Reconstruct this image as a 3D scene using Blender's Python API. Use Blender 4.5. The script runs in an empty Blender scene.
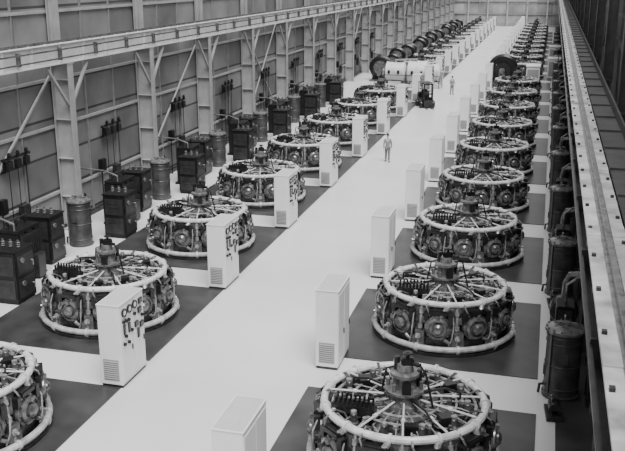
import bpy, bmesh, math, random
from mathutils import Vector, Matrix, Euler
random.seed(4)
col = bpy.context.scene.collection
PI = math.pi
def link(o):
    col.objects.link(o); return o

# ---------------------------------------------------------------- materials
def mat(name, g, rough=0.5, metal=0.0, var=0.12, scale=3.0, bump=0.0, spec=0.5):
    m = bpy.data.materials.new(name); m.use_nodes = True
    nt = m.node_tree; b = nt.nodes['Principled BSDF']
    b.inputs['Roughness'].default_value = rough
    b.inputs['Metallic'].default_value = metal
    b.inputs['Specular IOR Level'].default_value = spec
    tc = nt.nodes.new('ShaderNodeTexCoord')
    n = nt.nodes.new('ShaderNodeTexNoise'); n.inputs['Scale'].default_value = scale
    n.inputs['Detail'].default_value = 5
    nt.links.new(tc.outputs['Object'], n.inputs['Vector'])
    r = nt.nodes.new('ShaderNodeValToRGB')
    lo = g*(1-var); hi = min(1, g*(1+var))
    r.color_ramp.elements[0].color = (lo, lo, lo, 1); r.color_ramp.elements[0].position = .3
    r.color_ramp.elements[1].color = (hi, hi, hi, 1); r.color_ramp.elements[1].position = .7
    nt.links.new(n.outputs['Fac'], r.inputs['Fac'])
    nt.links.new(r.outputs['Color'], b.inputs['Base Color'])
    if bump:
        bp = nt.nodes.new('ShaderNodeBump'); bp.inputs['Strength'].default_value = bump
        nt.links.new(n.outputs['Fac'], bp.inputs['Height'])
        nt.links.new(bp.outputs['Normal'], b.inputs['Normal'])
    return m
def wallmat(name, g, axis='y', bw=2.667, bh=1.55, seam=0.5, c2=.6, ms=.03):
    m = mat(name, g, 0.7, 0, .4, .3)
    nt = m.node_tree; b = nt.nodes['Principled BSDF']
    tc = [n for n in nt.nodes if n.type == 'TEX_COORD'][0]
    ramp = [n for n in nt.nodes if n.type == 'VALTORGB'][0]
    sep = nt.nodes.new('ShaderNodeSeparateXYZ'); cmb = nt.nodes.new('ShaderNodeCombineXYZ')
    nt.links.new(tc.outputs['Object'], sep.inputs[0])
    nt.links.new(sep.outputs['Y' if axis == 'y' else 'X'], cmb.inputs['X'])
    nt.links.new(sep.outputs['Z'], cmb.inputs['Y'])
    br = nt.nodes.new('ShaderNodeTexBrick'); br.offset = 0
    br.inputs['Scale'].default_value = 1; br.inputs['Brick Width'].default_value = bw
    br.inputs['Row Height'].default_value = bh; br.inputs['Mortar Size'].default_value = ms
    br.inputs['Color1'].default_value = (1, 1, 1, 1); br.inputs['Color2'].default_value = (c2, c2, c2, 1)
    br.inputs['Mortar'].default_value = (seam, seam, seam, 1)
    nt.links.new(cmb.outputs[0], br.inputs['Vector'])
    mx = nt.nodes.new('ShaderNodeMix'); mx.data_type = 'RGBA'; mx.blend_type = 'MULTIPLY'
    mx.inputs['Factor'].default_value = 1
    nt.links.new(ramp.outputs['Color'], mx.inputs['A']); nt.links.new(br.outputs['Color'], mx.inputs['B'])
    nt.links.new(mx.outputs['Result'], b.inputs['Base Color'])
    bp = nt.nodes.new('ShaderNodeBump'); bp.inputs['Strength'].default_value = .5; bp.inputs['Distance'].default_value = .04
    nt.links.new(br.outputs['Fac'], bp.inputs['Height']); bp.invert = True
    nt.links.new(bp.outputs['Normal'], b.inputs['Normal'])
    return m
M_light = mat('pipe_paint', .54, .24, 0, .25, 5)
M_ring = mat('foot_pipe_paint', .36, .26, 0, .35, 5)
M_light2 = mat('pipe_paint_dull', .25, .26, .2, .5, 6)
M_mid = mat('cast_mid', .15, .24, .3, .5, 6, .1)
M_deck = mat('deck_cast', .085, .28, .3, .6, 5, .1)
M_cover = mat('cover_paint', .15, .22, .45, .5, 5, .05, .7)
M_steel = mat('steel', .36, .26, .5, .35, 8)
M_dark = mat('cast_dark', .024, .28, .15, .6, 7, .1, .5)
M_black = mat('black_enamel', .010, .3, 0, .5, 4, 0, .45)
M_swg = mat('switchgear_paint', .010, .35, 0, .4, 3, 0, .35)
M_swg2 = mat('switchgear_face', .026, .35, 0, .4, 3, 0, .4)
M_cab = mat('cabinet_paint', .70, .45, 0, .04, 1.5)
M_cabR = mat('cabinet_louver', .28, .5, 0, .05, 2)
M_mg = mat('generator_paint', .55, .35, 0, .12, 2)
M_tank = mat('tank_paint', .05, .3, 0, .45, 2.5, .05)
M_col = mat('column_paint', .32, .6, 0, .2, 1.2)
M_colR = mat('column_shade', .05, .6, 0, .35, 2)  # darker copy of the column paint; dim right side put into the colour
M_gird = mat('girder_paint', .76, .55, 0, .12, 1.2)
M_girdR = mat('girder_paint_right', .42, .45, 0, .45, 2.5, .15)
M_floor = mat('floor_concrete', .60, .30, 0, .09, .2)
M_mat = mat('dark_plate', .04, .32, 0, .5, .8)
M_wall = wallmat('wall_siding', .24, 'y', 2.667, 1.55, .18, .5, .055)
M_wallR = wallmat('wall_siding_right_shade', .032, 'y', 2.0, 3.0, 2.2, .5, .05)  # near-black siding: weak light on the right side painted into the tone
M_wallF = wallmat('wall_siding_far', .34, 'x', 3, 2.0, .35)
M_girt = mat('girt_paint', .20, .6, 0, .2, 2)
M_skin = mat('skin', .36, .6, 0, .05, 8)
M_shirt = mat('shirt_cloth', .20, .8, 0, .1, 12)
M_trs = mat('trouser_cloth', .12, .8, 0, .15, 12)
M_hair = mat('hair', .02, .6, 0, .2, 20)
M_glass = mat('dial_glass', .015, .15, 0, .1, 5)
M_white = mat('dial_face', .7, .5, 0, .03, 5)

# ---------------------------------------------------------------- mesh builder
def frame(d):
    d = Vector(d).normalized()
    return d.to_track_quat('Z', 'Y').to_matrix().to_4x4()
class MB:
    def __init__(s): s.bm = bmesh.new()
    def box(s, c, d, rz=0, rx=0, ry=0, bev=0):
        M = Matrix.Translation(c) @ Euler((rx, ry, rz)).to_matrix().to_4x4() @ Matrix.Diagonal((d[0], d[1], d[2], 1))
        r = bmesh.ops.create_cube(s.bm, size=1, matrix=M)
        if bev:
            es = set(e for v in r['verts'] for e in v.link_edges)
            bmesh.ops.bevel(s.bm, geom=list(es), offset=bev, segments=2, affect='EDGES')
        return s
    def lathe(s, prof, M=None, seg=24):
        M = M or Matrix.Identity(4)
        rings = []
        for r, z in prof:
            if r < 1e-5: rings.append([s.bm.verts.new(M @ Vector((0, 0, z)))])
            else: rings.append([s.bm.verts.new(M @ Vector((r*math.cos(2*PI*i/seg), r*math.sin(2*PI*i/seg), z))) for i in range(seg)])
        for a, b in zip(rings, rings[1:]):
            if len(a) == 1 and len(b) == 1: continue
            for i in range(seg):
                j = (i+1) % seg
                if len(a) == 1: f = s.bm.faces.new((a[0], b[i], b[j]))
                elif len(b) == 1: f = s.bm.faces.new((a[i], b[0], a[j]))
                else: f = s.bm.faces.new((a[i], b[i], b[j], a[j]))
                f.smooth = seg >= 10
        return s
    def cyl(s, p0, p1, r, r1=None, seg=12):
        p0 = Vector(p0); p1 = Vector(p1); L = (p1-p0).length
        r1 = r if r1 is None else r1
        M = Matrix.Translation(p0) @ frame(p1-p0)
        return s.lathe([(0, 0), (r, 0), (r1, L), (0, L)], M, seg)
    def torus(s, R, r, z, seg=72, sr=10):
        vs = []
        for i in range(seg):
            a = 2*PI*i/seg
            vs.append([s.bm.verts.new(((R+r*math.cos(2*PI*k/sr))*math.cos(a), (R+r*math.cos(2*PI*k/sr))*math.sin(a), z+r*math.sin(2*PI*k/sr))) for k in range(sr)])
        for i in range(seg):
            for k in range(sr):
                f = s.bm.faces.new((vs[i][k], vs[(i+1) % seg][k], vs[(i+1) % seg][(k+1) % sr], vs[i][(k+1) % sr])); f.smooth = True
        return s
    def tube(s, pts, r, seg=8):
        pts = [Vector(p) for p in pts]; rings = []
        for i, p in enumerate(pts):
            d = pts[min(i+1, len(pts)-1)] - pts[max(i-1, 0)]
            M = Matrix.Translation(p) @ frame(d)
            rings.append([s.bm.verts.new(M @ Vector((r*math.cos(2*PI*k/seg), r*math.sin(2*PI*k/seg), 0))) for k in range(seg)])
        for a_i in range(1, len(rings)):
            a = rings[a_i-1]; b = rings[a_i]
            best = min(range(seg), key=lambda o: sum((a[k].co-b[(k+o) % seg].co).length for k in range(seg)))
            rings[a_i] = [b[(k+best) % seg] for k in range(seg)]
        for a, b in zip(rings, rings[1:]):
            for k in range(seg):
                f = s.bm.faces.new((a[k], a[(k+1) % seg], b[(k+1) % seg], b[k])); f.smooth = True
        s.bm.faces.new(rings[0]); s.bm.faces.new(rings[-1])
        return s
    def mesh(s, name, m):
        bmesh.ops.recalc_face_normals(s.bm, faces=s.bm.faces)
        me = bpy.data.meshes.new(name); s.bm.to_mesh(me); s.bm.free()
        me.materials.append(m)
        bm = bmesh.new(); bm.from_mesh(me)
        for e in bm.edges:
            if len(e.link_faces) == 2 and e.calc_face_angle(0) > .6: e.smooth = False
        bm.to_mesh(me); bm.free()
        return me
def RZ(a): return Matrix.Rotation(a, 4, 'Z')
def node(name, mesh, M=None, kids=(), label=None):
    return dict(name=name, mesh=mesh, M=M or Matrix.Identity(4), kids=list(kids), label=label)
protos = {}
keep = []
def place(nd, M, parent=None):
    key = id(nd)
    if key in protos: o = protos[key].copy()
    else:
        o = bpy.data.objects.new(nd['name'], nd['mesh'])
        if not nd['mesh']: o.empty_display_size = .3
        protos[key] = o
        keep.append(nd)
    col.objects.link(o)
    if parent is not None: o.parent = parent
    o.matrix_parent_inverse = Matrix.Identity(4)
    o.matrix_basis = M @ nd['M']
    if nd['label']: o['label'] = nd['label']
    for k in nd['kids']: place(k, Matrix.Identity(4), o)
    return o
def joined(nd, name):
    bm = bmesh.new(); mats = []
    def rec(n, M):
        M = M @ n['M']
        if n['mesh']:
            mm = n['mesh'].materials[0]
            if mm not in mats: mats.append(mm)
            t = bmesh.new(); t.from_mesh(n['mesh']); t.transform(M)
            for f in t.faces: f.material_index = mats.index(mm)
            tm = bpy.data.meshes.new('t'); t.to_mesh(tm); t.free(); bm.from_mesh(tm); bpy.data.meshes.remove(tm)
        for k in n['kids']: rec(k, M)
    rec(nd, Matrix.Identity(4))
    me = bpy.data.meshes.new(name); bm.to_mesh(me); bm.free()
    for m in mats: me.materials.append(m)
    return node(nd['name'], me)
def top(o, label, cat, group=None, kind=None):
    o['label'] = label; o['category'] = cat
    if group: o['group'] = group
    if kind: o['kind'] = kind
    return o
def T(x, y, z=0, rz=0): return Matrix.Translation((x, y, z)) @ RZ(rz)

# ---------------------------------------------------------------- radial engine
N = 11
def P(r, z, a): return Vector((r*math.cos(a), r*math.sin(a), z))
def engine():
    K = []
    m = MB().lathe([(0, 0), (2.26, 0), (2.26, .08), (2.05, .12), (1.75, .14), (1.7, .34), (0, .34)], seg=44)
    K.append(node('base_plate', m.mesh('base_plate', M_dark)))
    m = MB().torus(2.17, .095, .2)
    for i in range(N):
        a = 2*PI*(i+.5)/N
        p = P(2.17, .2, a); t = Vector((-math.sin(a), math.cos(a), 0))
        m.cyl(p-t*.04, p+t*.04, .13, seg=12)
        m.box((p.x, p.y, .1), (.14, .10, .12), a)
    K.append(node('lower_manifold_pipe', m.mesh('lower_manifold_pipe', M_ring), label='grey painted ring pipe around the engine foot'))
    m = MB().lathe([(0, .28), (1.25, .28), (1.25, .42), (1.1, .45), (1.1, 1.0), (1.3, 1.04), (1.3, 1.14), (0, 1.14)], seg=33)
    K.append(node('crankcase', m.mesh('crankcase', M_dark)))
    X = Matrix.Translation((0, 0, .82)) @ Matrix.Rotation(PI/2, 4, 'Y')
    prof = [(0, .9), (.38, .9)]
    for k in range(6):
        z = 1.0+k*.12
        prof += [(.41, z), (.41, z+.05), (.35, z+.06), (.35, z+.11)]
    prof += [(.42, 1.74), (.42, 1.92), (0, 1.92)]
    m = MB().lathe(prof, X, 22)
    m.box((1.6, 0, 1.22), (.5, .36, .16)); m.box((1.75, 0, .36), (.5, .7, .3))
    cyl_me = m.mesh('power_cylinder', M_dark)
    m = MB().lathe([(0, 1.9), (.40, 1.9), (.40, 2.0), (.34, 2.02), (.34, 2.10), (.27, 2.14), (.25, 2.08), (.18, 2.08), (.17, 2.18), (.10, 2.24), (0, 2.25)], X, 24)
    for k in range(10):
        a = 2*PI*k/10
        c = Vector((1.99, .365*math.cos(a), .82+.365*math.sin(a)))
        m.cyl(c, c+Vector((.07, 0, 0)), .028, seg=6)
    m.box((2.12, .0, 1.12), (.12, .12, .1)); m.cyl((2.1, .2, .5), (2.1, .36, .4), .05, seg=8)
    cov_me = m.mesh('cylinder_cover', M_cover)
    rkr = MB().box((1.98, .0, 1.30), (.22, .56, .16), bev=.03).box((2.02, .36, 1.15), (.16, .14, .34)).box((1.98, -.36, 1.18), (.16, .14, .24)).mesh('rocker_box', M_black)
    a0 = PI/N
    m = MB()
    m.cyl(P(1.84, 1.42, a0), P(1.95, .62, a0), .05, seg=8)
    m.cyl(P(1.85, 1.3, a0), P(1.865, 1.18, a0), .085, seg=10); m.cyl(P(1.92, .85, a0), P(1.935, .73, a0), .08, seg=10)
    m.cyl(P(1.95, .62, a0), P(2.14, .22, a0), .05, seg=8)
    elb = m.mesh('riser_pipe', M_light2)
    m = MB()
    m.lathe([(0, .3), (.15, .3), (.15, .75), (.11, .8), (.11, 1.1), (.15, 1.12), (.15, 1.2), (0, 1.22)], Matrix.Translation(P(1.72, 0, a0-.05)), 12)
    m.lathe([(0, .12), (.06, .12), (.06, 1.35), (0, 1.35)], Matrix.Translation(P(1.87, 0, a0-.08)), 8)
    m.lathe([(0, .12), (.05, .12), (.05, 1.3), (0, 1.3)], Matrix.Translation(P(1.86, 0, a0+.09)), 8)
    m.box(P(1.92, .52, a0+.02), (.3, .28, .34), a0); m.box(P(1.62, 1.2, a0+.02), (.28, .3, .16), a0)
    m.box(P(1.9, .3, a0), (.4, .4, .36), a0); m.box(P(1.8, 1.3, a0), (.16, .5, .14), a0); m.box(P(1.83, 1.0, a0), (.18, .3, .2), a0)
    pmp = m.mesh('fuel_pump', M_deck)
    vlv = MB().lathe([(0, 0), (.09, 0), (.09, .05), (.04, .06), (.04, .16), (0, .17)], Matrix.Translation(P(2.06, .52, a0)) @ RZ(a0) @ Matrix.Rotation(PI/2, 4, 'Y'), 10).mesh('valve', M_steel)
    m = MB()
    m.tube([P(1.78, 1.45, .1), P(1.9, 1.4, .12), P(2.0, 1.3, .08), P(1.98, 1.18, .02)], .085, 8)
    stub = m.mesh('exhaust_stub', M_light2)
    ln = MB().tube([P(1.4, 1.2, -.16), P(1.55, 1.52, -.16), P(1.75, 1.62, -.18), P(2.02, 1.45, -.18), P(2.06, 1.2, -.12)], .028, 6).mesh('fuel_line', M_mid)
    ln2 = MB().tube([P(2.05, 1.25, .2), P(2.16, 1.0, .22), P(2.16, .55, .2), P(2.1, .3, .16)], .024, 6).mesh('drain_line', M_steel)
    m = MB()
    m.box((1.23, .1, 1.17), (.66, .66, .04))
    m.lathe([(0, 1.14), (.12, 1.14), (.12, 1.38), (.08, 1.4), (.08, 1.58), (.04, 1.62), (0, 1.62)], Matrix.Translation((1.45, 0, 0)), 10)
    m.lathe([(0, 1.14), (.08, 1.14), (.08, 1.48), (0, 1.5)], Matrix.Translation((1.3, .22, 0)), 8)
    m.lathe([(0, 1.14), (.06, 1.14), (.06, 1.54), (0, 1.56)], Matrix.Translation((1.02, .16, 0)), 8)
    m.box((1.42, .32, 1.29), (.2, .12, .22)); m.box((1.0, -.12, 1.3), (.2, .12, .24))
    inj = m.mesh('fuel_injector', M_deck)
    cap = MB().lathe([(0, 1.6), (.07, 1.6), (.07, 1.66), (0, 1.69)], Matrix.Translation((1.45, 0, 0)), 10).mesh('injector_cap', M_light2)
    cap2 = MB().lathe([(0, 1.48), (.06, 1.48), (.06, 1.54), (0, 1.56)], Matrix.Translation((1.3, .22, 0)), 10).mesh('injector_cap', M_light2)
    spk = MB().cyl((.4, 0, 1.6), (1.75, .0, 1.54), .026, seg=6).cyl((1.1, 0, 1.57), (1.2, 0, 1.57), .05, seg=8).mesh('spoke_pipe', M_light)
    rod = MB().tube([(.5, .0, 1.44), (.9, .04, 1.52), (1.3, .08, 1.5), (1.6, .12, 1.42)], .018, 6).mesh('fuel_line', M_steel)
    rod2 = MB().tube([(.78, 0, 1.3), (.9, -.25, 1.40), (1.25, -.32, 1.42), (1.5, -.12, 1.40)], .022, 6).mesh('valve_rod', M_light2)
    m = MB(); m.box((.95, 0, 1.2), (.6, .12, .08)); m.box((1.5, .0, 1.18), (.36, .3, .05)); m.box((1.3, 0, 1.24), (.12, .3, .12))
    rib = m.mesh('deck_rib', M_light2)
    for i in range(N):
        R = RZ(2*PI*i/N); H = RZ(2*PI*(i+.5)/N)
        K.append(node('power_cylinder', cyl_me, R, [node('cylinder_cover', cov_me, label='round bolted cylinder cover'), node('rocker_box', rkr)]))
        K.append(node('riser_pipe', elb, R)); K.append(node('fuel_pump', pmp, R, [node('valve', vlv)]))
        K.append(node('exhaust_stub', stub, R)); K.append(node('fuel_line', ln, R)); K.append(node('drain_line', ln2, R))
        K.append(node('fuel_injector', inj, R, [node('injector_cap', cap), node('injector_cap', cap2)]))
        K.append(node('spoke_pipe', spk, H, label='thin light pipe'))
        K.append(node('fuel_line', rod, RZ(2*PI*(i+.2)/N))); K.append(node('fuel_line', rod, RZ(2*PI*(i+.75)/N)))
        K.append(node('valve_rod', rod2, R)); K.append(node('deck_rib', rib, H))
    m = MB().torus(1.84, .09, 1.5)
    for i in range(N):
        a = 2*PI*(i+.25)/N
        p = P(1.84, 1.5, a); t = Vector((-math.sin(a), math.cos(a), 0))
        m.cyl(p-t*.03, p+t*.03, .13, seg=12)
    K.append(node('upper_manifold_pipe', m.mesh('upper_manifold_pipe', M_light), label='thick light painted ring pipe'))
    for R_, r_, z_ in ((1.2, .03, 1.5), (1.64, .04, 1.42), (.86, .03, 1.52)):
        K.append(node('fuel_ring_pipe', MB().torus(R_, r_, z_, 48, 7).mesh('fuel_ring_pipe', M_light2)))
    m = MB().lathe([(0, 1.1), (1.72, 1.1), (1.72, 1.15), (0, 1.16)], seg=44)
    K.append(node('top_deck', m.mesh('top_deck', M_deck)))
    m = MB().lathe([(0, 1.14), (.74, 1.14), (.74, 1.32), (.68, 1.36), (.52, 1.38), (.5, 1.52), (.38, 1.56), (.36, 1.74), (.46, 1.76), (.46, 1.82), (.28, 1.84), (.26, 2.12), (.34, 2.14), (.34, 2.22), (.2, 2.24), (.18, 2.4), (0, 2.42)], seg=28)
    for k in range(12):
        a = 2*PI*k/12
        m.cyl(P(.44, 1.5, a), P(.44, 1.64, a), .04, seg=6); m.cyl(P(.62, 1.3, a), P(.62, 1.46, a), .035, seg=6)
    for k in range(6):
        a = 2*PI*k/6; m.cyl(P(.38, 1.8, a), P(.38, 2.0, a), .045, seg=8)
    K.append(node('hub_housing', m.mesh('hub_housing', M_mid)))
    m = MB()
    m.box((.05, 0, 2.48), (.28, .22, .2), .3, bev=.03); m.cyl((-.2, .05, 2.2), (-.2, .05, 2.55), .07, seg=12)
    m.cyl((.05, 0, 2.55), (.05, 0, 2.7), .04); m.cyl((.05, 0, 2.66), (.05, 0, 2.69), .11, seg=14)
    m.cyl((.2, -.08, 2.46), (.36, -.14, 2.46), .05); m.cyl((.32, .1, 1.8), (.32, .1, 2.25), .06)
    m.box((.1, -.36, 1.95), (.2, .12, .26), .2)
    m.tube([(.36, -.14, 2.46), (.5, -.2, 2.3), (.62, -.22, 1.8), (.7, -.25, 1.5)], .025, 6)
    m.tube([(-.22, .05, 2.3), (-.45, .1, 2.2), (-.55, .15, 1.6)], .025, 6)
    K.append(node('governor', m.mesh('governor', M_black), label='black governor on the hub'))
    m = MB()
    m.box((0, 0, 1.52), (1.0, .3, .22), bev=.02)
    for k in range(9):
        x = -.42+k*.105
        m.cyl((x, -.08, 1.6), (x, -.08, 1.78), .034, seg=8); m.cyl((x, .09, 1.6), (x, .09, 1.82), .028, seg=8)
    m.box((-.4, 0, 1.32), (.08, .25, .3)); m.box((.4, 0, 1.32), (.08, .25, .3))
    K.append(node('lubricator_bank', m.mesh('lubricator_bank', M_black), Matrix.Translation((-1.0, -.82, .05)) @ RZ(-.12), label='black lubricator box with rows of small tubes'))
    for pts in ([(-.9, -.7, 1.6), (-.6, -.5, 1.75), (-.4, -.3, 1.7)],
                [(1.2, .3, 1.2), (1.25, .35, 1.65), (.9, .3, 1.75), (.4, .1, 1.7)],
                [(.3, 1.25, 1.2), (.3, 1.3, 1.62), (.2, .9, 1.72), (.1, .4, 1.7)],
                [(-1.3, .5, 1.2), (-1.3, .5, 1.66), (-.9, .35, 1.76), (-.35, .1, 1.72)],
                [(.8, -1.1, 1.2), (.8, -1.1, 1.6), (.6, -.8, 1.7), (.2, -.35, 1.7)]):
        K.append(node('conduit', MB().tube(pts, .03, 6).mesh('conduit', M_black)))
    for c, d, a in (((1.05, -.75, 1.42), (.36, .28, .44), .5), ((.35, -1.25, 1.38), (.34, .22, .4), .2), ((-1.05, .7, 1.4), (.3, .38, .4), .4), ((.9, .95, 1.4), (.32, .32, .4), .7), ((-.2, 1.25, 1.38), (.4, .2, .36), .1)):
        K.append(node('junction_box', MB().box(c, d, a, bev=.015).mesh('junction_box', M_black)))
    return node('radial_engine', None, None, K)
ENG = engine(); ENGF = joined(ENG, 'radial_engine_mesh')
def put_engine(x, y, k, near):
    rz = (k*.57) % (2*PI/N) * .3
    o = place(ENG if near else ENGF, T(x, y, 0.03, rz))
    o.name = 'radial_engine'
    top(o, 'large round radial engine with light ring pipes on dark plate', 'engine', 'radial engines in rows')
LX, RX = -13.55, -2.65
for k in range(-1, 7): put_engine(LX, 24.5+8*k, k, k < 6)
for k in range(0, 9): put_engine(RX, 18.05+8*k, k, k < 7)
for k in range(9, 20): put_engine(LX, 24.5+8*k, k, False)
for k in range(10, 20): put_engine(RX, 18.05+8*k, k, False)

m = MB(); m.box((0, 0, .015), (6.1, 5.9, .03)); fpR = node('floor_plate', m.mesh('floor_plate', M_mat))
m = MB(); m.box((0, 0, .015), (6.2, 6.2, .03)); fpL = node('floor_plate', m.mesh('floor_plate', M_mat))
for k in range(0, 20):
    top(place(fpR, T(-2.7, 18.05+8*k)), 'dark square steel floor plate beneath an engine', 'floor plate', 'dark floor plates')
for k in range(-1, 20):
    top(place(fpL, T(-13.8, 24.5+8*k)), 'dark square steel floor plate beneath an engine', 'floor plate', 'dark floor plates')

# ---------------------------------------------------------------- control cabinets
CX, CY, CZ = .66, 1.45, 2.42
def cabinet(gauges):
    K = []
    m = MB(); m.box((0, 0, CZ/2+.04), (CX, CY, CZ-.08), bev=.015); m.box((0, 0, CZ-.02), (CX+.03, CY+.03, .04), bev=.01)
    K.append(node('body', m.mesh('cabinet_body', M_cab)))
    m = MB(); m.box((0, 0, .045), (CX-.04, CY-.04, .09)); K.append(node('plinth', m.mesh('plinth', M_dark)))
    m = MB(); m.box((0, -CY/2-.004, .52), (.46, .012, .62))
    for k in range(9): m.box((0, -CY/2-.014, .27+k*.062), (.42, .03, .014), rx=.6)
    K.append(node('louver_panel', m.mesh('louver_panel', M_cabR), label='grey louvred vent panel'))
    for y in (-.35, .35):
        kids = [node('handle', MB().box((CX/2+.03, y+.26, 1.0), (.03, .03, .16), bev=.005).mesh('handle', M_dark))]
        K.append(node('door', MB().box((CX/2+.006, y, 1.22), (.014, .66, 2.1), bev=.004).mesh('cabinet_door', M_cab), None, kids))
    if gauges:
        def g(r):
            m = MB(); m.lathe([(0, 0), (r, 0), (r, .06), (r*.82, .06), (r*.8, .04), (0, .04)], Matrix.Rotation(PI/2, 4, 'Y'), 16); return m.mesh('gauge', M_glass)
        g1, g2 = g(.12), g(.05)
        wf = MB().lathe([(0, .042), (.07, .042), (.07, .05), (0, .05)], Matrix.Rotation(PI/2, 4, 'Y'), 12).mesh('dial', M_white)
        m = MB(); m.box((.02, 0, 0), (.06, .2, .16), bev=.01); g3 = m.mesh('meter', M_glass)
        m = MB(); m.box((.02, 0, 0), (.04, .12, .28), bev=.01); g4 = m.mesh('switch_plate', M_glass)
        x = CX/2+.012
        for y, z in ((-.5, 2.15), (-.19, 2.16), (.12, 2.17)): K.append(node('gauge', g1, Matrix.Translation((x, y, z)), [node('dial', wf)]))
        for y, z in ((-.55, 1.9), (-.4, 1.88), (-.25, 1.86), (-.45, 1.45), (-.1, 1.5), (.1, 1.9), (-.55, 1.25), (-.3, 1.22), (.55, 1.7)): K.append(node('switch', g2, Matrix.Translation((x, y, z))))
        for y, z in ((.48, 2.15), (.42, 1.9), (.2, 1.56), (.5, 1.45)): K.append(node('meter', g3, Matrix.Translation((x, y, z))))
        for y, z in ((-.5, 1.66), (-.22, 1.62), (.3, 1.25)): K.append(node('switch_plate', g4, Matrix.Translation((x, y, z))))
    return node('control_cabinet', None, None, K)
CABL, CABR = cabinet(True), cabinet(False)
CABF = joined(CABR, 'control_cabinet_mesh'); CABLF = joined(CABL, 'control_cabinet_mesh')
for k in range(0, 21):
    o = place(CABL if k < 6 else CABLF, T(-10.62-CX/2, 19.6+CY/2+7.97*k)); o.name = 'control_cabinet'
    top(o, 'pale grey control cabinet with dark gauges and louvred vent', 'control cabinet', 'control cabinets along the aisle')
for k in range(-1, 21):
    o = place(CABR if k < 6 else CABF, T(-5.2-CX/2, 22.2+CY/2+8.0*k)); o.name = 'control_cabinet'
    top(o, 'plain pale grey control cabinet with louvred vent', 'control cabinet', 'control cabinets along the aisle')

# ---------------------------------------------------------------- tanks
def tank():
    K = []
    m = MB().lathe([(0, .0), (.50, .0), (.50, .08), (.46, .1), (.46, 1.86), (.0, 1.88)], seg=28)
    for z in (.3, .95, 1.58, 1.76): m.torus(.465, .02, z, 28, 6)
    m.box((0, -.47, 1.2), (.22, .03, .3)); m.box((-.47, 0, .7), (.04, .2, .26)); m.box((-.34, -.34, 1.0), (.06, .06, 1.7), PI/4)
    K.append(node('shell', m.mesh('shell', M_tank)))
    m = MB().lathe([(0, 1.86), (.52, 1.86), (.52, 1.93), (.42, 1.97), (.2, 2.02), (.12, 2.02), (.12, 2.1), (0, 2.1)], seg=28)
    for k in range(14):
        a = 2*PI*k/14; m.cyl((.48*math.cos(a), .48*math.sin(a), 1.92), (.48*math.cos(a), .48*math.sin(a), 1.98), .026, seg=6)
    m.box((0, 0, 2.06), (.6, .06, .05))
    K.append(node('lid', m.mesh('lid', M_mid)))
    m = MB(); m.tube([(0, .3, 1.9), (.0, .4, 2.05), (0, .55, 2.05), (0, .6, 1.95), (0, .6, .1)], .045)
    K.append(node('pipe', m.mesh('tank_pipe', M_dark)))
    m = MB(); m.tube([(-.44, -.1, .3), (-.56, -.15, .3), (-.58, -.15, .06)], .04)
    K.append(node('drain_pipe', m.mesh('drain_pipe', M_dark)))
    return node('filter_tank', None, None, K)
TK = tank(); TKF = joined(TK, 'filter_tank_mesh')
for k in range(0, 6):
    o = place(TK if k < 5 else TKF, T(-18.4, 31.2+8*k)); o.name = 'filter_tank'
    top(o, 'dark grey upright cylindrical tank beside wall switchgear', 'tank', 'upright tanks')
for k in range(0, 16):
    o = place(TK if k < 5 else TKF, T(.95, 22.35+8*k, .02)); o.name = 'filter_tank'
    top(o, 'dark grey upright cylindrical tank with flanged lid near steel column', 'tank', 'upright tanks')

def pump():
    m = MB(); m.box((0, 0, .06), (.5, .9, .12)); m.cyl((0, -.35, .35), (0, .1, .35), .19, seg=16); m.cyl((0, .1, .35), (0, .38, .35), .12, seg=12)
    m.box((0, -.1, .58), (.2, .2, .14))
    m.box((0, -.1, .2), (.2, .5, .2)); m.box((0, .28, .2), (.14, .1, .2))
    a = node('motor', m.mesh('pump_motor', M_swg2))
    m = MB(); m.lathe([(0, 0), (.13, 0), (.13, .08), (0, .1)], Matrix.Translation((0, .34, .35)) @ Matrix.Rotation(-PI/2, 4, 'X'), 12)
    return node('pump_unit', None, None, [a, node('pump_head', m.mesh('pump_head', M_mid))])
PU = pump()
for k in range(0, 10):
    top(place(PU, T(.78, 21.1+8*k, .02, .1) @ Matrix.Scale(.85, 4)), 'small dark motor-driven pump on a low base', 'pump', 'pumps beside the tanks')
def starter():
    K = [node('body', MB().box((0, 0, .95), (.5, .8, 1.7), bev=.03).box((0, 0, .05), (.44, .7, .1)).mesh('starter_body', M_swg))]
    K.append(node('door', MB().box((0, -.41, 1.0), (.4, .02, 1.4), bev=.005).mesh('starter_door', M_swg2)))
    K.append(node('conduit', MB().tube([(0, .1, 1.8), (0, .1, 2.3), (.3, .2, 2.5), (.6, .2, 2.5)], .05).mesh('starter_conduit', M_mid)))
    return node('motor_starter', None, None, K)
ST = starter()
for k in range(0, 10):
    top(place(ST, T(.98, 24.6+8*k, .02)), 'narrow black motor starter box with bent conduit', 'electrical box', 'motor starter boxes')
def blower():
    K = []
    m = MB().lathe([(0, -.3), (.4, -.3), (.45, -.22), (.45, .22), (.4, .3), (0, .3)], Matrix.Translation((0, 0, .6)) @ Matrix.Rotation(PI/2, 4, 'X'), 20)
    m.box((0, 0, .1), (.8, 1.0, .2)); m.box((0, 0, .3), (.4, .5, .3))
    K.append(node('casing', m.mesh('blower_casing', M_dark)))
    K.append(node('outlet_pipe', MB().tube([(0, 0, .9), (0, 0, 1.5), (.1, 0, 1.75), (.5, 0, 1.8)], .12, 10).mesh('outlet_pipe', M_mid)))
    K.append(node('motor', MB().cyl((0, .3, .6), (0, .85, .6), .2, seg=14).box((0, .6, .25), (.3, .4, .5)).mesh('blower_motor', M_swg2)))
    return node('blower_unit', None, None, K)
BL = blower(); BLF = joined(BL, 'blower_mesh')
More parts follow.
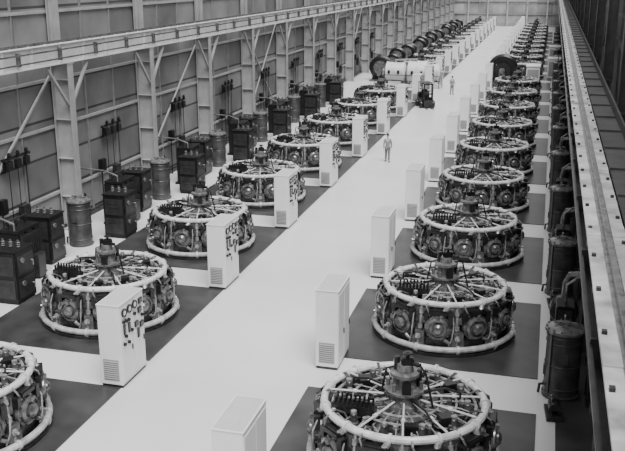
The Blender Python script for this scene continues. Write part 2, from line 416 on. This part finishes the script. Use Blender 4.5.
for k in range(0, 8):
    o = place(BL if k < 4 else BLF, T(1.05, 27.2+8*k, .02)); o.name = 'blower_unit'
    top(o, 'dark blower unit with bent outlet pipe', 'blower', 'blowers along the wall')
def stand():
    K = []
    for i, (x, y, h, r) in enumerate(((0, 0, 4.6, .09), (.02, .35, 4.2, .06), (-.02, .7, 4.6, .07), (.05, -.4, 3.4, .05))):
        m = MB().cyl((x, y, 0), (x, y, h), r, seg=10).cyl((x, y, .9), (x, y, 1.15), r+.07, seg=10).cyl((x, y, 2.2), (x, y, 2.3), r+.05, seg=10)
        m.cyl((x, y, h-.05), (x+.4, y, h-.05), r, seg=10)
        K.append(node('riser', m.mesh('riser', M_mid if i % 2 else M_dark)))
    K.append(node('bracket', MB().box((.03, .1, 2.7), (.08, 1.5, .08)).mesh('bracket', M_black)))
    return node('pipe_stand', None, None, K)
PS = stand(); PSF = joined(PS, 'pipe_stand_mesh')
for k in range(0, 14):
    o = place(PS if k < 5 else PSF, T(1.66, 21.8+8*k, .02)); o.name = 'pipe_stand'
    top(o, 'cluster of dark vertical pipes behind a tank', 'pipes', 'vertical pipe clusters')

# ---------------------------------------------------------------- switchgear on left
def cubicle():
    K = []
    m = MB(); m.box((0, -.05, .98), (1.0, 1.1, 1.8), bev=.03); m.box((0, -.05, .05), (.9, 1.0, .1)); m.box((0, -.05, 1.9), (1.05, 1.15, .05))
    K.append(node('body', m.mesh('switch_body', M_swg)))
    hd = MB().cyl((0, 0, 0), (.06, 0, 0), .03).box((.07, 0, -.08), (.02, .03, .2)).mesh('handle', M_steel)
    gm = MB().lathe([(0, 0), (.1, 0), (.1, .04), (0, .04)], Matrix.Rotation(PI/2, 4, 'Y'), 14).mesh('dial', M_mid)
    for z in (.55, 1.38):
        K.append(node('door', MB().box((.51, -.05, z), (.03, .95, .7), bev=.01).mesh('switch_door', M_swg2), None, [node('handle', hd, Matrix.Translation((.52, .3, z))), node('dial', gm, Matrix.Translation((.52, -.25, z+.15)))]))
    for z in (.55, 1.38):
        K.append(node('side_panel', MB().box((0, -.61, z), (.84, .03, .7), bev=.01).box((0, -.63, z), (.5, .02, .04)).box((0, -.63, z+.15), (.5, .02, .04)).mesh('side_panel', M_swg2)))
    prof = [(0, 0), (.05, 0)]
    for q in range(3): prof += [(.075, .03+q*.07), (.04, .06+q*.07)]
    prof += [(.04, .26), (0, .26)]
    b = MB().lathe(prof, None, 10).mesh('insulator', M_mid)
    for x in (-.3, 0, .3): K.append(node('insulator', b, Matrix.Translation((x, -.05, 1.92))))
    return node('switchgear_cubicle', None, None, K)
def rheostat():
    K = []
    m = MB(); m.box((0, 0, .05), (1.1, 1.5, .1))
    for y in (-.5, 0, .5): m.box((0, y, 1.0), (.9, .4, 1.8), bev=.04)
    m.box((0, 0, 1.95), (.8, 1.4, .1))
    K.append(node('body', m.mesh('resistor_body', M_swg)))
    m = MB(); m.box((.44, 0, 1.0), (.04, 1.3, 1.6))
    for k in range(12): m.box((.47, -.6+k*.11, 1.0), (.06, .03, 1.5))
    K.append(node('cooling_rib', m.mesh('cooling_rib', M_swg2)))
    m = MB()
    for y in (-.55, .0, .55): m.cyl((-.1, y, 1.9), (-.1, y, 2.3), .03, seg=8); m.box((-.1, y, 2.15), (.08, .12, .14))
    m.cyl((-.1, -.7, 2.28), (-.1, .7, 2.28), .03, seg=8)
    K.append(node('bus_frame', m.mesh('bus_frame', M_dark)))
    m = MB(); m.box((.6, .2, .5), (.24, .5, .9), bev=.02); K.append(node('side_box', m.mesh('side_box', M_swg2)))
    m = MB(); m.tube([(.2, -.6, 1.95), (.2, -.6, 2.25), (-.4, -.6, 2.45), (-1.7, -.6, 2.5)], .04); K.append(node('conduit', m.mesh('rheostat_conduit', M_mid)))
    return node('field_rheostat', None, None, K)
SW, RH = cubicle(), rheostat(); SWF = joined(SW, 'sw'); RHF = joined(RH, 'rh')
for k in range(0, 7):
    o = place(SW if k < 5 else SWF, T(-17.4, 24.9+8*k)); o.name = 'switchgear_cubicle'
    top(o, 'black steel switchgear cubicle with insulators on top', 'switchgear', 'black switchgear along the wall')
    o = place(RH if k < 5 else RHF, T(-18.4, 26.9+8*k)); o.name = 'field_rheostat'
    top(o, 'black ribbed electrical unit with bus frame above it', 'electrical unit', 'black electrical units along the wall')
    o = place(SW if k < 5 else SWF, T(-18.6, 29.0+8*k)); o.name = 'switchgear_cubicle'
    top(o, 'black steel switchgear cubicle close to the wall', 'switchgear', 'black switchgear along the wall')
def disc():
    K = []
    m = MB(); m.box((0, 0, 3.95), (.1, 1.9, .1)); m.box((0, 0, 3.5), (.1, 1.6, .08))
    for y in (-.75, .75): m.box((-.05, y, 3.7), (.08, .08, .5))
    K.append(node('cross_bar', m.mesh('cross_bar', M_black)))
    prof = [(0, 0), (.06, 0)]
    for q in range(3): prof += [(.10, .04+q*.07), (.06, .07+q*.07)]
    prof += [(.05, .26), (0, .27)]
    b = MB().lathe(prof, None, 10).mesh('wall_insulator', M_black)
    cd = MB().cyl((.05, 0, 0.0), (.05, 0, 3.8), .018, seg=8).box((.08, 0, 3.7), (.14, .3, .34)).mesh('conduit', M_black)
    for y in (-.6, 0, .6):
        K.append(node('insulator', b, Matrix.Translation((.1, y, 3.95)))); K.append(node('conduit', cd, Matrix.Translation((0, y, 0))))
    m = MB(); m.box((.1, .1, 1.6), (.22, .5, .7), bev=.02); K.append(node('switch_box', m.mesh('switch_box', M_dark)))
    m = MB(); m.box((.1, -1.3, 2.2), (.24, .4, .6), bev=.02); m.cyl((.06, -1.3, 0), (.06, -1.3, 2.0), .03, seg=8); K.append(node('side_box', m.mesh('wall_box', M_black)))
    return node('disconnect_switch', None, None, K)
DS = disc(); DSF = joined(DS, 'ds')
for k in range(0, 10):
    o = place(DS if k < 6 else DSF, T(-20.15, 29.7+8*k)); o.name = 'disconnect_switch'
    top(o, 'dark wall disconnect switch with three insulators and conduits', 'disconnect switch', 'disconnect switches on the wall')

# ---------------------------------------------------------------- columns, girders
def column(side, Mt, d=.8):
    s = -1 if side == 'l' else 1
    K = []
    m = MB()
    m.box((0, 0, 3.65), (d-.04, .03, 7.3)); m.box((-d/2, 0, 3.65), (.035, .42, 7.3)); m.box((d/2, 0, 3.65), (.035, .42, 7.3))
    for z in (1.5, 3.2, 4.9, 6.6): m.box((0, 0, z), (d-.04, .36, .025))
    m.box((0, 0, .03), (d+.1, .7, .06)); m.box((-.2 if s > 0 else 0, 0, 7.28), (d+(.5 if s > 0 else .1), .5, .05))
    if s > 0: m.box((-.6, 0, 7.0), (.5, .04, .5))
    K.append(node('lower_shaft', m.mesh('lower_shaft', Mt)))
    m = MB(); xx = s*.22
    m.box((xx, 0, 10.3), (.3, .03, 6)); m.box((xx-.16, 0, 10.3), (.03, .4, 6)); m.box((xx+.16, 0, 10.3), (.03, .4, 6))
    K.append(node('upper_shaft', m.mesh('upper_shaft', Mt)))
    if s < 0:
        for q in (-1, 1):
            L = math.hypot(1.5, 1.7)
            K.append(node('knee_brace', MB().box((.3, q*.85, 6.35), (.12, L, .10), rx=q*math.atan2(1.7, 1.5)).mesh('knee_brace', Mt)))
    return node('steel_column', None, None, K)
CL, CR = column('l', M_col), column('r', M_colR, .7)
for k in range(-1, 20):
    o = place(CL, T(-19.9, 33.2+8*k)); top(o, 'light painted steel H column with diagonal knee braces', 'column', 'steel columns')
for k in range(-2, 20):
    o = place(CR, T(1.85, 33.2+8*k)); top(o, 'steel H column in painted shade carrying the crane girder', 'column', 'steel columns')
def girder(x, z0, z1, Mt, name, lab, w=.34):
    y0, y1 = 1.5, 189.5; L = y1-y0; yc = (y0+y1)/2
    e = bpy.data.objects.new('crane_girder', None); link(e); e.location = (x, yc, z0)
    def add(nm, me):
        o = bpy.data.objects.new(nm, me); link(o); o.parent = e; return o
    m = MB(); h = z1-z0
    m.box((0, 0, h/2), (.03, L, h)); m.box((0, 0, h), (w, L, .04)); m.box((0, 0, .02), (w*.85, L, .04))
    for i in range(int(L/2)): m.box((0, -L/2+1+i*2, h/2), (w*.7, .025, h-.08))
    if w > .4:
        for i in range(int(L/4)): m.box((0, -L/2+2+i*4, h+.025), (w, .5, .02))
    add('beam', m.mesh('beam', Mt))
    m = MB(); m.box((0, 0, h+.08), (.06, L, .12)); m.box((0, 0, h+.03), (.14, L, .03)); add('rail', m.mesh('rail', M_mid))
    m = MB(); cx = .11 if w < .4 else .19
    for i in range(int(L/.6)): m.box((cx if i % 2 else -cx, -L/2+.5+i*.6, h+.035), (.05, .06, .04))
    c = add('rail_clip', m.mesh('rail_clip', M_light if w < .4 else M_dark)); c['kind'] = 'stuff'
    return top(e, lab, 'crane girder'), add
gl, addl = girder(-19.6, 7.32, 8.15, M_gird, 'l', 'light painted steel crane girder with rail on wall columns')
m = MB()
for z in (.25, .6): m.box((.2, 0, z), (.05, 188, .06))
for i in range(60): m.box((.1, -90+i*3, .42), (.2, .05, .5))
addl('conductor_bar', m.mesh('conductor_bar', M_mid))
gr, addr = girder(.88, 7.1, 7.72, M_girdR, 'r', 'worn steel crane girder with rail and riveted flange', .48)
m = MB(); m.box((-.28, 0, .3), (.05, 188, .05)); m.box((-.2, 0, .12), (.12, 188, .03))
for i in range(60): m.box((-.14, -90+i*3, .25), (.27, .05, .25))
addr('conductor_bar', m.mesh('conductor_bar_right', M_dark))
m = MB(); m.box((.56, 0, .50), (.5, 188, .03)); m.box((.8, 0, .61), (.05, 188, .24))
for i in range(94): m.box((.56, -93.5+i*2, .535), (.48, .06, .04))
addr('walkway_plate', m.mesh('walkway_plate', M_colR))

# ---------------------------------------------------------------- shell
def struct(name, c, d, mt, label, cat, rx=0):
    m = MB(); m.box((0, 0, 0), d); o = link(bpy.data.objects.new(name, m.mesh(name, mt))); o.location = c; o.rotation_euler = (rx, 0, 0)
    o['kind'] = 'structure'; o['label'] = label; o['category'] = cat; return o
struct('floor', (-9, 92, -.1), (24, 200, .2), M_floor, 'smooth pale concrete floor', 'floor')
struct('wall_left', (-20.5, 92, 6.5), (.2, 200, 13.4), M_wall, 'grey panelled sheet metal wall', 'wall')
struct('wall_right', (2.5, 92, 6.5), (.2, 200, 13.4), M_wallR, 'panelled sheet metal wall, shade put into its colour', 'wall')
struct('wall_back', (-9, 190, 6.5), (23.2, .2, 13.4), M_wallF, 'pale panelled end wall', 'wall')
n = 1
for z in (1.7, 4.6, 6.6, 9.4, 11.4):
    struct('trim_%d' % n, (-20.36, 92, z), (.1, 196, .12), M_col, 'horizontal steel girt on the wall', 'girt'); n += 1
for z in (3.0, 6.0, 8.6, 10.4):
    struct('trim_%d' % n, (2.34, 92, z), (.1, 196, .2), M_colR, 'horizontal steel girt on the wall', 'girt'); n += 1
for x in (-17, -13, -9, -5, -1):
    struct('trim_%d' % n, (x, 189.75, 6.5), (.3, .25, 13), M_col, 'vertical steel post on the end wall', 'post'); n += 1
for z in (2.5, 5):
    struct('trim_%d' % n, (-9, 189.8, z), (22, .15, .2), M_girt, 'horizontal girt on the end wall', 'girt'); n += 1
struct('trim_%d' % n, (1.6, 92, .008), (1.55, 196, .024), M_mat, 'dark floor trench cover along the wall', 'trench cover'); n += 1
for k in range(0, 12):
    for dy in (2.667, 5.333):
        struct('trim_%d' % n, (-20.37, 25.2+8*k+dy, 6.5), (.07, .10, 13), M_girt, 'vertical steel mullion on the wall', 'mullion'); n += 1
struct('baseboard_left', (-20.3, 92, .1), (.16, 196, .2), M_dark, 'dark wall base strip', 'baseboard')
def brace(x, yc, z0, z1, w, mt, cross=True):
    global n
    for q in ((-1, 1) if cross else (1,)):
        L = math.hypot(w, z1-z0)
        struct('trim_%d' % n, (x-.04*q, yc, (z0+z1)/2), (.08, L, .09), mt, 'diagonal steel brace on the wall', 'bracing', q*math.atan2(z1-z0, w)); n += 1
for yc in (61.2, 93.2, 125.2): brace(-20.25, yc, .5, 7.2, 7.4, M_col)
brace(-20.25, 29.2, 1.0, 6.8, 7.4, M_col, False); brace(-20.25, 45.2, 1.0, 6.8, 7.4, M_col, False)
for yc in (37.2, 69.2, 101.2): brace(2.25, yc, 7.9, 12.5, 7.4, M_mid)

# ---------------------------------------------------------------- exciter drums along wall
def drum(R, L2, mt, nm):
    K = []
    Y = Matrix.Translation((0, 0, R+.15)) @ Matrix.Rotation(PI/2, 4, 'X'); zc = R+.15
    m = MB().lathe([(.65*R, -L2), (.85*R, -L2), (R, -L2+.12), (R, L2-.12), (.85*R, L2), (.65*R, L2), (.65*R, -L2)], Y, 28)
    m.box((0, 0, .25), (1.5*R, 1.6*L2, .5))
    K.append(node('stator', m.mesh('stator', mt)))
    m = MB().cyl((0, -L2-.75, zc), (0, L2+.75, zc), .12).cyl((0, -L2+.06, zc), (0, L2-.06, zc), .64*R, seg=20).cyl((0, -L2-.1, zc), (0, L2+.1, zc), .3*R, seg=20)
    for k in range(6):
        a = 2*PI*k/6; m.box((.45*R*math.cos(a), 0, zc+.45*R*math.sin(a)), (.36*R, 2*L2, .1), ry=-a)
    K.append(node('rotor', m.mesh('rotor', M_mid)))
    for y in (-L2-.6, L2+.6):
        m = MB(); m.box((0, y, zc/2), (.45, .25, zc), bev=.04); m.cyl((0, y-.16, zc), (0, y+.16, zc), .22, seg=16)
        K.append(node('bearing_pedestal', m.mesh('bearing_pedestal', M_mid)))
    K.append(node('bed_plate', MB().box((0, 0, .06), (1.7*R, 2*L2+1.7, .12)).mesh('drum_bed', M_mid)))
    return node('exciter_generator', None, None, K)
DA, DB = drum(1.0, .4, M_black, 'a'), drum(.85, .6, M_black, 'b')
DAF, DBF = joined(DA, 'exciter_mesh'), joined(DB, 'exciter_mesh')
o = place(drum(1.2, .5, M_black, 'c'), T(-16.9, 91.0)); top(o, 'tall black round generator on pedestals', 'generator', 'black generators along the wall')
for k in range(0, 17):
    o = place(DBF if k % 3 == 1 else DAF, T(-17.9+.4*(k % 2), 96.5+5.2*k)); o.name = 'exciter_generator'
    top(o, 'black round exciter generator on pedestals', 'generator', 'black generators along the wall')

def mgset():
    K = []
    m = MB(); m.box((0, 0, .15), (5.2, 1.9, .3), bev=.03); K.append(node('bed_plate', m.mesh('bed_plate', M_mg)))
    def dr(x0, x1, r, mt, nm, vents):
        X = Matrix.Translation((x0, 0, 1.3)) @ Matrix.Rotation(PI/2, 4, 'Y'); L = x1-x0
        m = MB().lathe([(0, 0), (r*.6, 0), (r*.9, .08), (r, .16), (r, L-.16), (r*.9, L-.08), (r*.6, L), (0, L)], X, 28)
        for q in (.2, L/2, L-.2): m.lathe([(r, q-.05), (r+.06, q-.05), (r+.06, q+.05), (r, q+.05)], X, 28)
        m.box(((x0+x1)/2, 0, .35), (L*.6, 1.2, .4))
        K.append(node(nm, m.mesh(nm, mt), None, [node('vent_opening', MB().box((v, -r+.02, 1.35), (.2, .14, .3)).mesh('vent_opening', M_black)) for v in vents]))
    dr(-2.5, -.6, .85, M_mg, 'stator', (-2.05, -1.2)); dr(-.5, 1.45, 1.0, M_mg, 'stator', (.05, .9)); dr(1.6, 2.5, .75, M_mg, 'exciter', ())
    m = MB(); m.cyl((-2.75, 0, 1.3), (2.75, 0, 1.3), .2)
    for x in (-2.65, -.55, 1.52, 2.6): m.box((x, 0, .7), (.16, .6, 1.1)); m.cyl((x-.07, 0, 1.3), (x+.07, 0, 1.3), .3, seg=14)
    K.append(node('shaft', m.mesh('shaft', M_light2)))
    m = MB().tube([(-1.6, -.2, 2.0), (-1.6, -.2, 2.35), (.4, -.2, 2.45), (.4, -.2, 2.2)], .09, 10)
    K.append(node('duct_pipe', m.mesh('duct_pipe', M_steel)))
    m = MB()
    for x in (-2.5, -.5, 1.5, 2.5): m.box((x, -1.05, .55), (.05, .05, 1.1))
    m.box((0, -1.05, 1.1), (5.05, .05, .05)); m.box((0, -1.05, .6), (5.05, .04, .04))
    K.append(node('guard_rail', m.mesh('guard_rail', M_dark)))
    return node('motor_generator_set', None, None, K)
o = place(mgset(), T(-12.9, 86.6) @ Matrix.Scale(1.1, 4)); top(o, 'long light painted motor-generator set on a bed plate', 'generator')
def bigwheel():
    K = []
    Y = Matrix.Translation((0, 0, 1.35)) @ Matrix.Rotation(PI/2, 4, 'X')
    m = MB().lathe([(.7, -.55), (1.15, -.55), (1.3, -.4), (1.3, .4), (1.15, .55), (.7, .55), (.7, -.55)], Y, 32); m.box((0, 0, .2), (2.2, 1.2, .4))
    K.append(node('stator', m.mesh('wheel_stator', M_black)))
    m = MB().cyl((0, -.5, 1.35), (0, .5, 1.35), .68, seg=24).cyl((0, -1.5, 1.35), (0, 1.5, 1.35), .12)
    K.append(node('rotor', m.mesh('wheel_rotor', M_dark)))
    for y in (-1.4, 1.4):
        m = MB(); m.box((0, y, .6), (.5, .3, 1.25)); m.cyl((0, y-.2, 1.35), (0, y+.2, 1.35), .24, seg=14)
        K.append(node('bearing_pedestal', m.mesh('wheel_pedestal', M_mid)))
    return node('synchronous_generator', None, None, K)
o = place(bigwheel(), T(-4.4, 90.5) @ Matrix.Scale(1.15, 4)); top(o, 'large dark round generator on pedestals', 'generator')
b1 = node('body', MB().box((0, 0, 1.0), (1.3, 2.2, 2.0), bev=.05).box((0, 0, 2.05), (1.4, 2.3, .1)).mesh('pale_body', M_cab))
b2 = node('door', MB().box((0, -1.11, 1.0), (1.1, .03, 1.5), bev=.01).mesh('pale_door', M_cabR))
HS = node('switch_housing', None, None, [b1, b2])
o = place(HS, T(-1.4, 90)); top(o, 'pale boxy housing beside the round generator', 'housing')
for y in (98.3, 114.4):
    o = place(HS, T(.6, y)); top(o, 'pale boxy housing near the dark wall', 'housing')

# ---------------------------------------------------------------- forklift
def tractor():
    K = []
    m = MB(); m.box((0, .1, .55), (1.0, 1.7, .45), bev=.06); m.box((0, .75, .95), (.95, .55, .5), bev=.06); m.box((0, -.45, .82), (.95, .12, .12))
    m.box((0, -.2, 1.0), (.08, .08, .5))
    K.append(node('chassis', m.mesh('chassis', M_black)))
    m = MB(); m.box((0, .3, .9), (.5, .45, .14), bev=.04); m.box((0, .5, 1.2), (.5, .1, .5), bev=.04); K.append(node('seat', m.mesh('seat', M_dark)))
    m = MB(); m.torus(.2, .02, 0, 20, 6); m.box((0, 0, 0), (.38, .03, .02)); K.append(node('steering_wheel', m.mesh('steering_wheel', M_black), Matrix.Translation((0, -.2, 1.25)) @ Matrix.Rotation(-.5, 4, 'X')))
    m = MB()
    for x in (-.35, .35): m.box((x, -.85, 1.05), (.09, .12, 2.0))
    for z in (.3, 1.2, 2.0): m.box((0, -.85, z), (.75, .08, .1))
    K.append(node('mast', m.mesh('mast', M_black)))
    m = MB()
    for x in (-.25, .25): m.box((x, -1.3, .12), (.12, .85, .05))
    m.box((0, -.93, .4), (.7, .05, .6)); K.append(node('fork', m.mesh('fork', M_dark)))
    w = MB().lathe([(0, -.1), (.18, -.1), (.2, -.13), (.28, -.13), (.31, -.08), (.31, .08), (.28, .13), (.2, .13), (.18, .1), (0, .1)], Matrix.Rotation(PI/2, 4, 'Y'), 20).mesh('wheel', M_black)
    for x in (-.5, .5):
        for y in (-.5, .7): K.append(node('wheel', w, Matrix.Translation((x, y, .31))))
    m = MB()
    for x in (-.4, .4):
        for y in (-.3, .8): m.box((x, y, 1.4), (.05, .05, 1.3))
    m.box((0, .25, 2.05), (.95, 1.25, .05)); K.append(node('overhead_guard', m.mesh('guard', M_black)))
    return node('forklift', None, None, K)
o = place(tractor(), T(-9.8, 73.4, 0, .4)); top(o, 'small dark industrial forklift truck parked in the aisle', 'forklift')

# ---------------------------------------------------------------- people
def skinmesh(name, pts, edges, rad, root, mt, sub=2):
    me = bpy.data.meshes.new(name); me.from_pydata([p for p in pts], edges, [])
    o = link(bpy.data.objects.new(name, me)); me.materials.append(mt)
    bm = bmesh.new(); bm.from_mesh(me); sl = bm.verts.layers.skin.verify()
    bm.verts.ensure_lookup_table()
    for i, v in enumerate(bm.verts):
        r = rad[i]; v[sl].radius = r if isinstance(r, tuple) else (r, r); v[sl].use_root = (i == root)
    bm.to_mesh(me); bm.free()
    md = o.modifiers.new('skin', 'SKIN'); md.use_smooth_shade = True
    o.modifiers.new('sub', 'SUBSURF').levels = sub; o.modifiers['sub'].render_levels = sub
    return o
def person(x, y, rz, lab, stride=.16, armbend=.0):
    e = link(bpy.data.objects.new('person', None)); e.location = (x, y, 0); e.rotation_euler = (0, 0, rz)
    e.scale = (.88, .88, .95)
    J = dict(pel=(0, 0, .95), waist=(0, 0, 1.1), chest=(0, .0, 1.32), neck=(0, 0, 1.50), head0=(0, -.01, 1.58), head=(0, -.015, 1.66), crown=(0, 0, 1.73))
    R = dict(pel=(.14, .10), waist=(.125, .09), chest=(.155, .10), neck=.055, head0=.065, head=(.08, .095), crown=(.06, .075))
    E = [('pel', 'waist'), ('waist', 'chest'), ('chest', 'neck'), ('neck', 'head0'), ('head0', 'head'), ('head', 'crown')]
    for s, n_ in ((-1, 'l'), (1, 'r')):
        st = stride*s
        J['hip'+n_] = (.095*s, 0, .88); J['kn'+n_] = (.1*s, -st*.6-.02, .49); J['an'+n_] = (.11*s, -st+.03, .09); J['toe'+n_] = (.13*s, -st-.15, .04)
        J['sh'+n_] = (.18*s, 0, 1.42); J['el'+n_] = (.25*s, .03+st*.4, 1.14); J['wr'+n_] = (.25*s, st*.8-.08-armbend, .90+armbend*.8); J['pa'+n_] = (.245*s, st*.9-.10-armbend*1.3, .82+armbend*.8)
        R['hip'+n_] = .085; R['kn'+n_] = .055; R['an'+n_] = .04; R['toe'+n_] = (.04, .03)
        R['sh'+n_] = .055; R['el'+n_] = .04; R['wr'+n_] = .028; R['pa'+n_] = (.036, .02)
        E += [('pel', 'hip'+n_), ('hip'+n_, 'kn'+n_), ('kn'+n_, 'an'+n_), ('an'+n_, 'toe'+n_), ('chest', 'sh'+n_), ('sh'+n_, 'el'+n_), ('el'+n_, 'wr'+n_), ('wr'+n_, 'pa'+n_)]
        pa = Vector(J['pa'+n_])
        for fi, (dy, L) in enumerate(((-.03, .075), (-.011, .085), (.009, .08), (.028, .062))):
            a = 'f%d%s' % (fi, n_); J[a] = tuple(pa+Vector((0, dy, -.05))); J[a+'t'] = tuple(pa+Vector((-.02*s, dy*1.2, -.05-L)))
            R[a] = .009; R[a+'t'] = .008; E += [('pa'+n_, a), (a, a+'t')]
        J['th'+n_] = tuple(pa+Vector((-.01*s, -.055, -.01))); J['tht'+n_] = tuple(pa+Vector((-.02*s, -.07, -.055))); R['th'+n_] = .011; R['tht'+n_] = .009
        E += [('pa'+n_, 'th'+n_), ('th'+n_, 'tht'+n_)]
    ks = list(J); ix = {k: i for i, k in enumerate(ks)}
    b = skinmesh('body', [J[k] for k in ks], [(ix[a], ix[c]) for a, c in E], [R[k] for k in ks], 0, M_skin); b.parent = e
    def sub(nm, keys, edges, grow, mt, over={}):
        ix2 = {k: i for i, k in enumerate(keys)}
        rr = []
        for k in keys:
            r = over.get(k, R[k]); r = r if isinstance(r, tuple) else (r, r); rr.append((r[0]+grow, r[1]+grow))
        o = skinmesh(nm, [J[k] for k in keys], [(ix2[a], ix2[c]) for a, c in edges], rr, 0, mt); o.parent = e
    sub('shirt', ['waist', 'pel', 'chest', 'shl', 'ell', 'wrl', 'shr', 'elr', 'wrr'], [('waist', 'pel'), ('waist', 'chest'), ('chest', 'shl'), ('shl', 'ell'), ('ell', 'wrl'), ('chest', 'shr'), ('shr', 'elr'), ('elr', 'wrr')], .02, M_shirt)
    sub('trousers', ['pel', 'hipl', 'knl', 'anl', 'hipr', 'knr', 'anr'], [('pel', 'hipl'), ('hipl', 'knl'), ('knl', 'anl'), ('pel', 'hipr'), ('hipr', 'knr'), ('knr', 'anr')], .022, M_trs)
    for s in ('l', 'r'):
        t = J['toe'+s]; m = MB(); m.box((t[0], t[1]+.07, .045), (.1, .29, .09), bev=.035)
        o = link(bpy.data.objects.new('shoe', m.mesh('shoe', M_hair))); o.parent = e
    m = MB(); m.lathe([(0, .115), (.05, .11), (.085, .075), (.1, .02), (.098, -.03), (.085, -.02), (0, .03)], Matrix.Translation((0, .015, 1.70)), 16)
    o = link(bpy.data.objects.new('hair', m.mesh('hair', M_hair))); o.parent = e
    m = MB(); m.lathe([(0, 0), (.016, 0), (.012, .03), (0, .05)], Matrix.Translation((0, -.10, 1.64)) @ Matrix.Rotation(.25, 4, 'X'), 8)
    o = link(bpy.data.objects.new('nose', m.mesh('nose', M_skin))); o.parent = e
    for s in (-1, 1):
        m = MB().lathe([(0, -.006), (.012, 0), (0, .006)], Matrix.Translation((.034*s, -.102, 1.675)) @ Matrix.Rotation(PI/2, 4, 'X'), 8)
        o = link(bpy.data.objects.new('eye', m.mesh('eye', M_hair))); o.parent = e
        m = MB().box((.088*s, 0, 1.66), (.016, .035, .055), bev=.006)
        o = link(bpy.data.objects.new('ear', m.mesh('ear', M_skin))); o.parent = e
    m = MB(); m.box((0, -.098, 1.612), (.045, .008, .009)); o = link(bpy.data.objects.new('mouth', m.mesh('mouth', M_trs))); o.parent = e
    top(e, lab, 'person')
person(-8.95, 50.8, .15, 'person in grey work shirt and trousers walking in the aisle', .14)
person(-8.5, 81.8, .5, 'person in work clothes standing in the aisle, arms bent', .06, .15)

# ---------------------------------------------------------------- lights, world, camera
w = bpy.data.worlds.new('World'); bpy.context.scene.world = w; w.use_nodes = True
w.node_tree.nodes['Background'].inputs[0].default_value = (1, 1, 1, 1)
w.node_tree.nodes['Background'].inputs[1].default_value = .85
L = bpy.data.lights.new('roof_light', 'SUN'); L.energy = 6.0; L.angle = .7
lo = link(bpy.data.objects.new('roof_light', L)); lo.rotation_euler = Euler((.42, .28, 0))
cam = bpy.data.cameras.new('camera'); co = link(bpy.data.objects.new('camera', cam))
cam.sensor_width = 36; cam.lens = 870/625*36; cam.clip_end = 500
co.location = (0, 0, 11); co.rotation_euler = (math.radians(90-16.28), 0, math.radians(15))
bpy.context.scene.camera = co
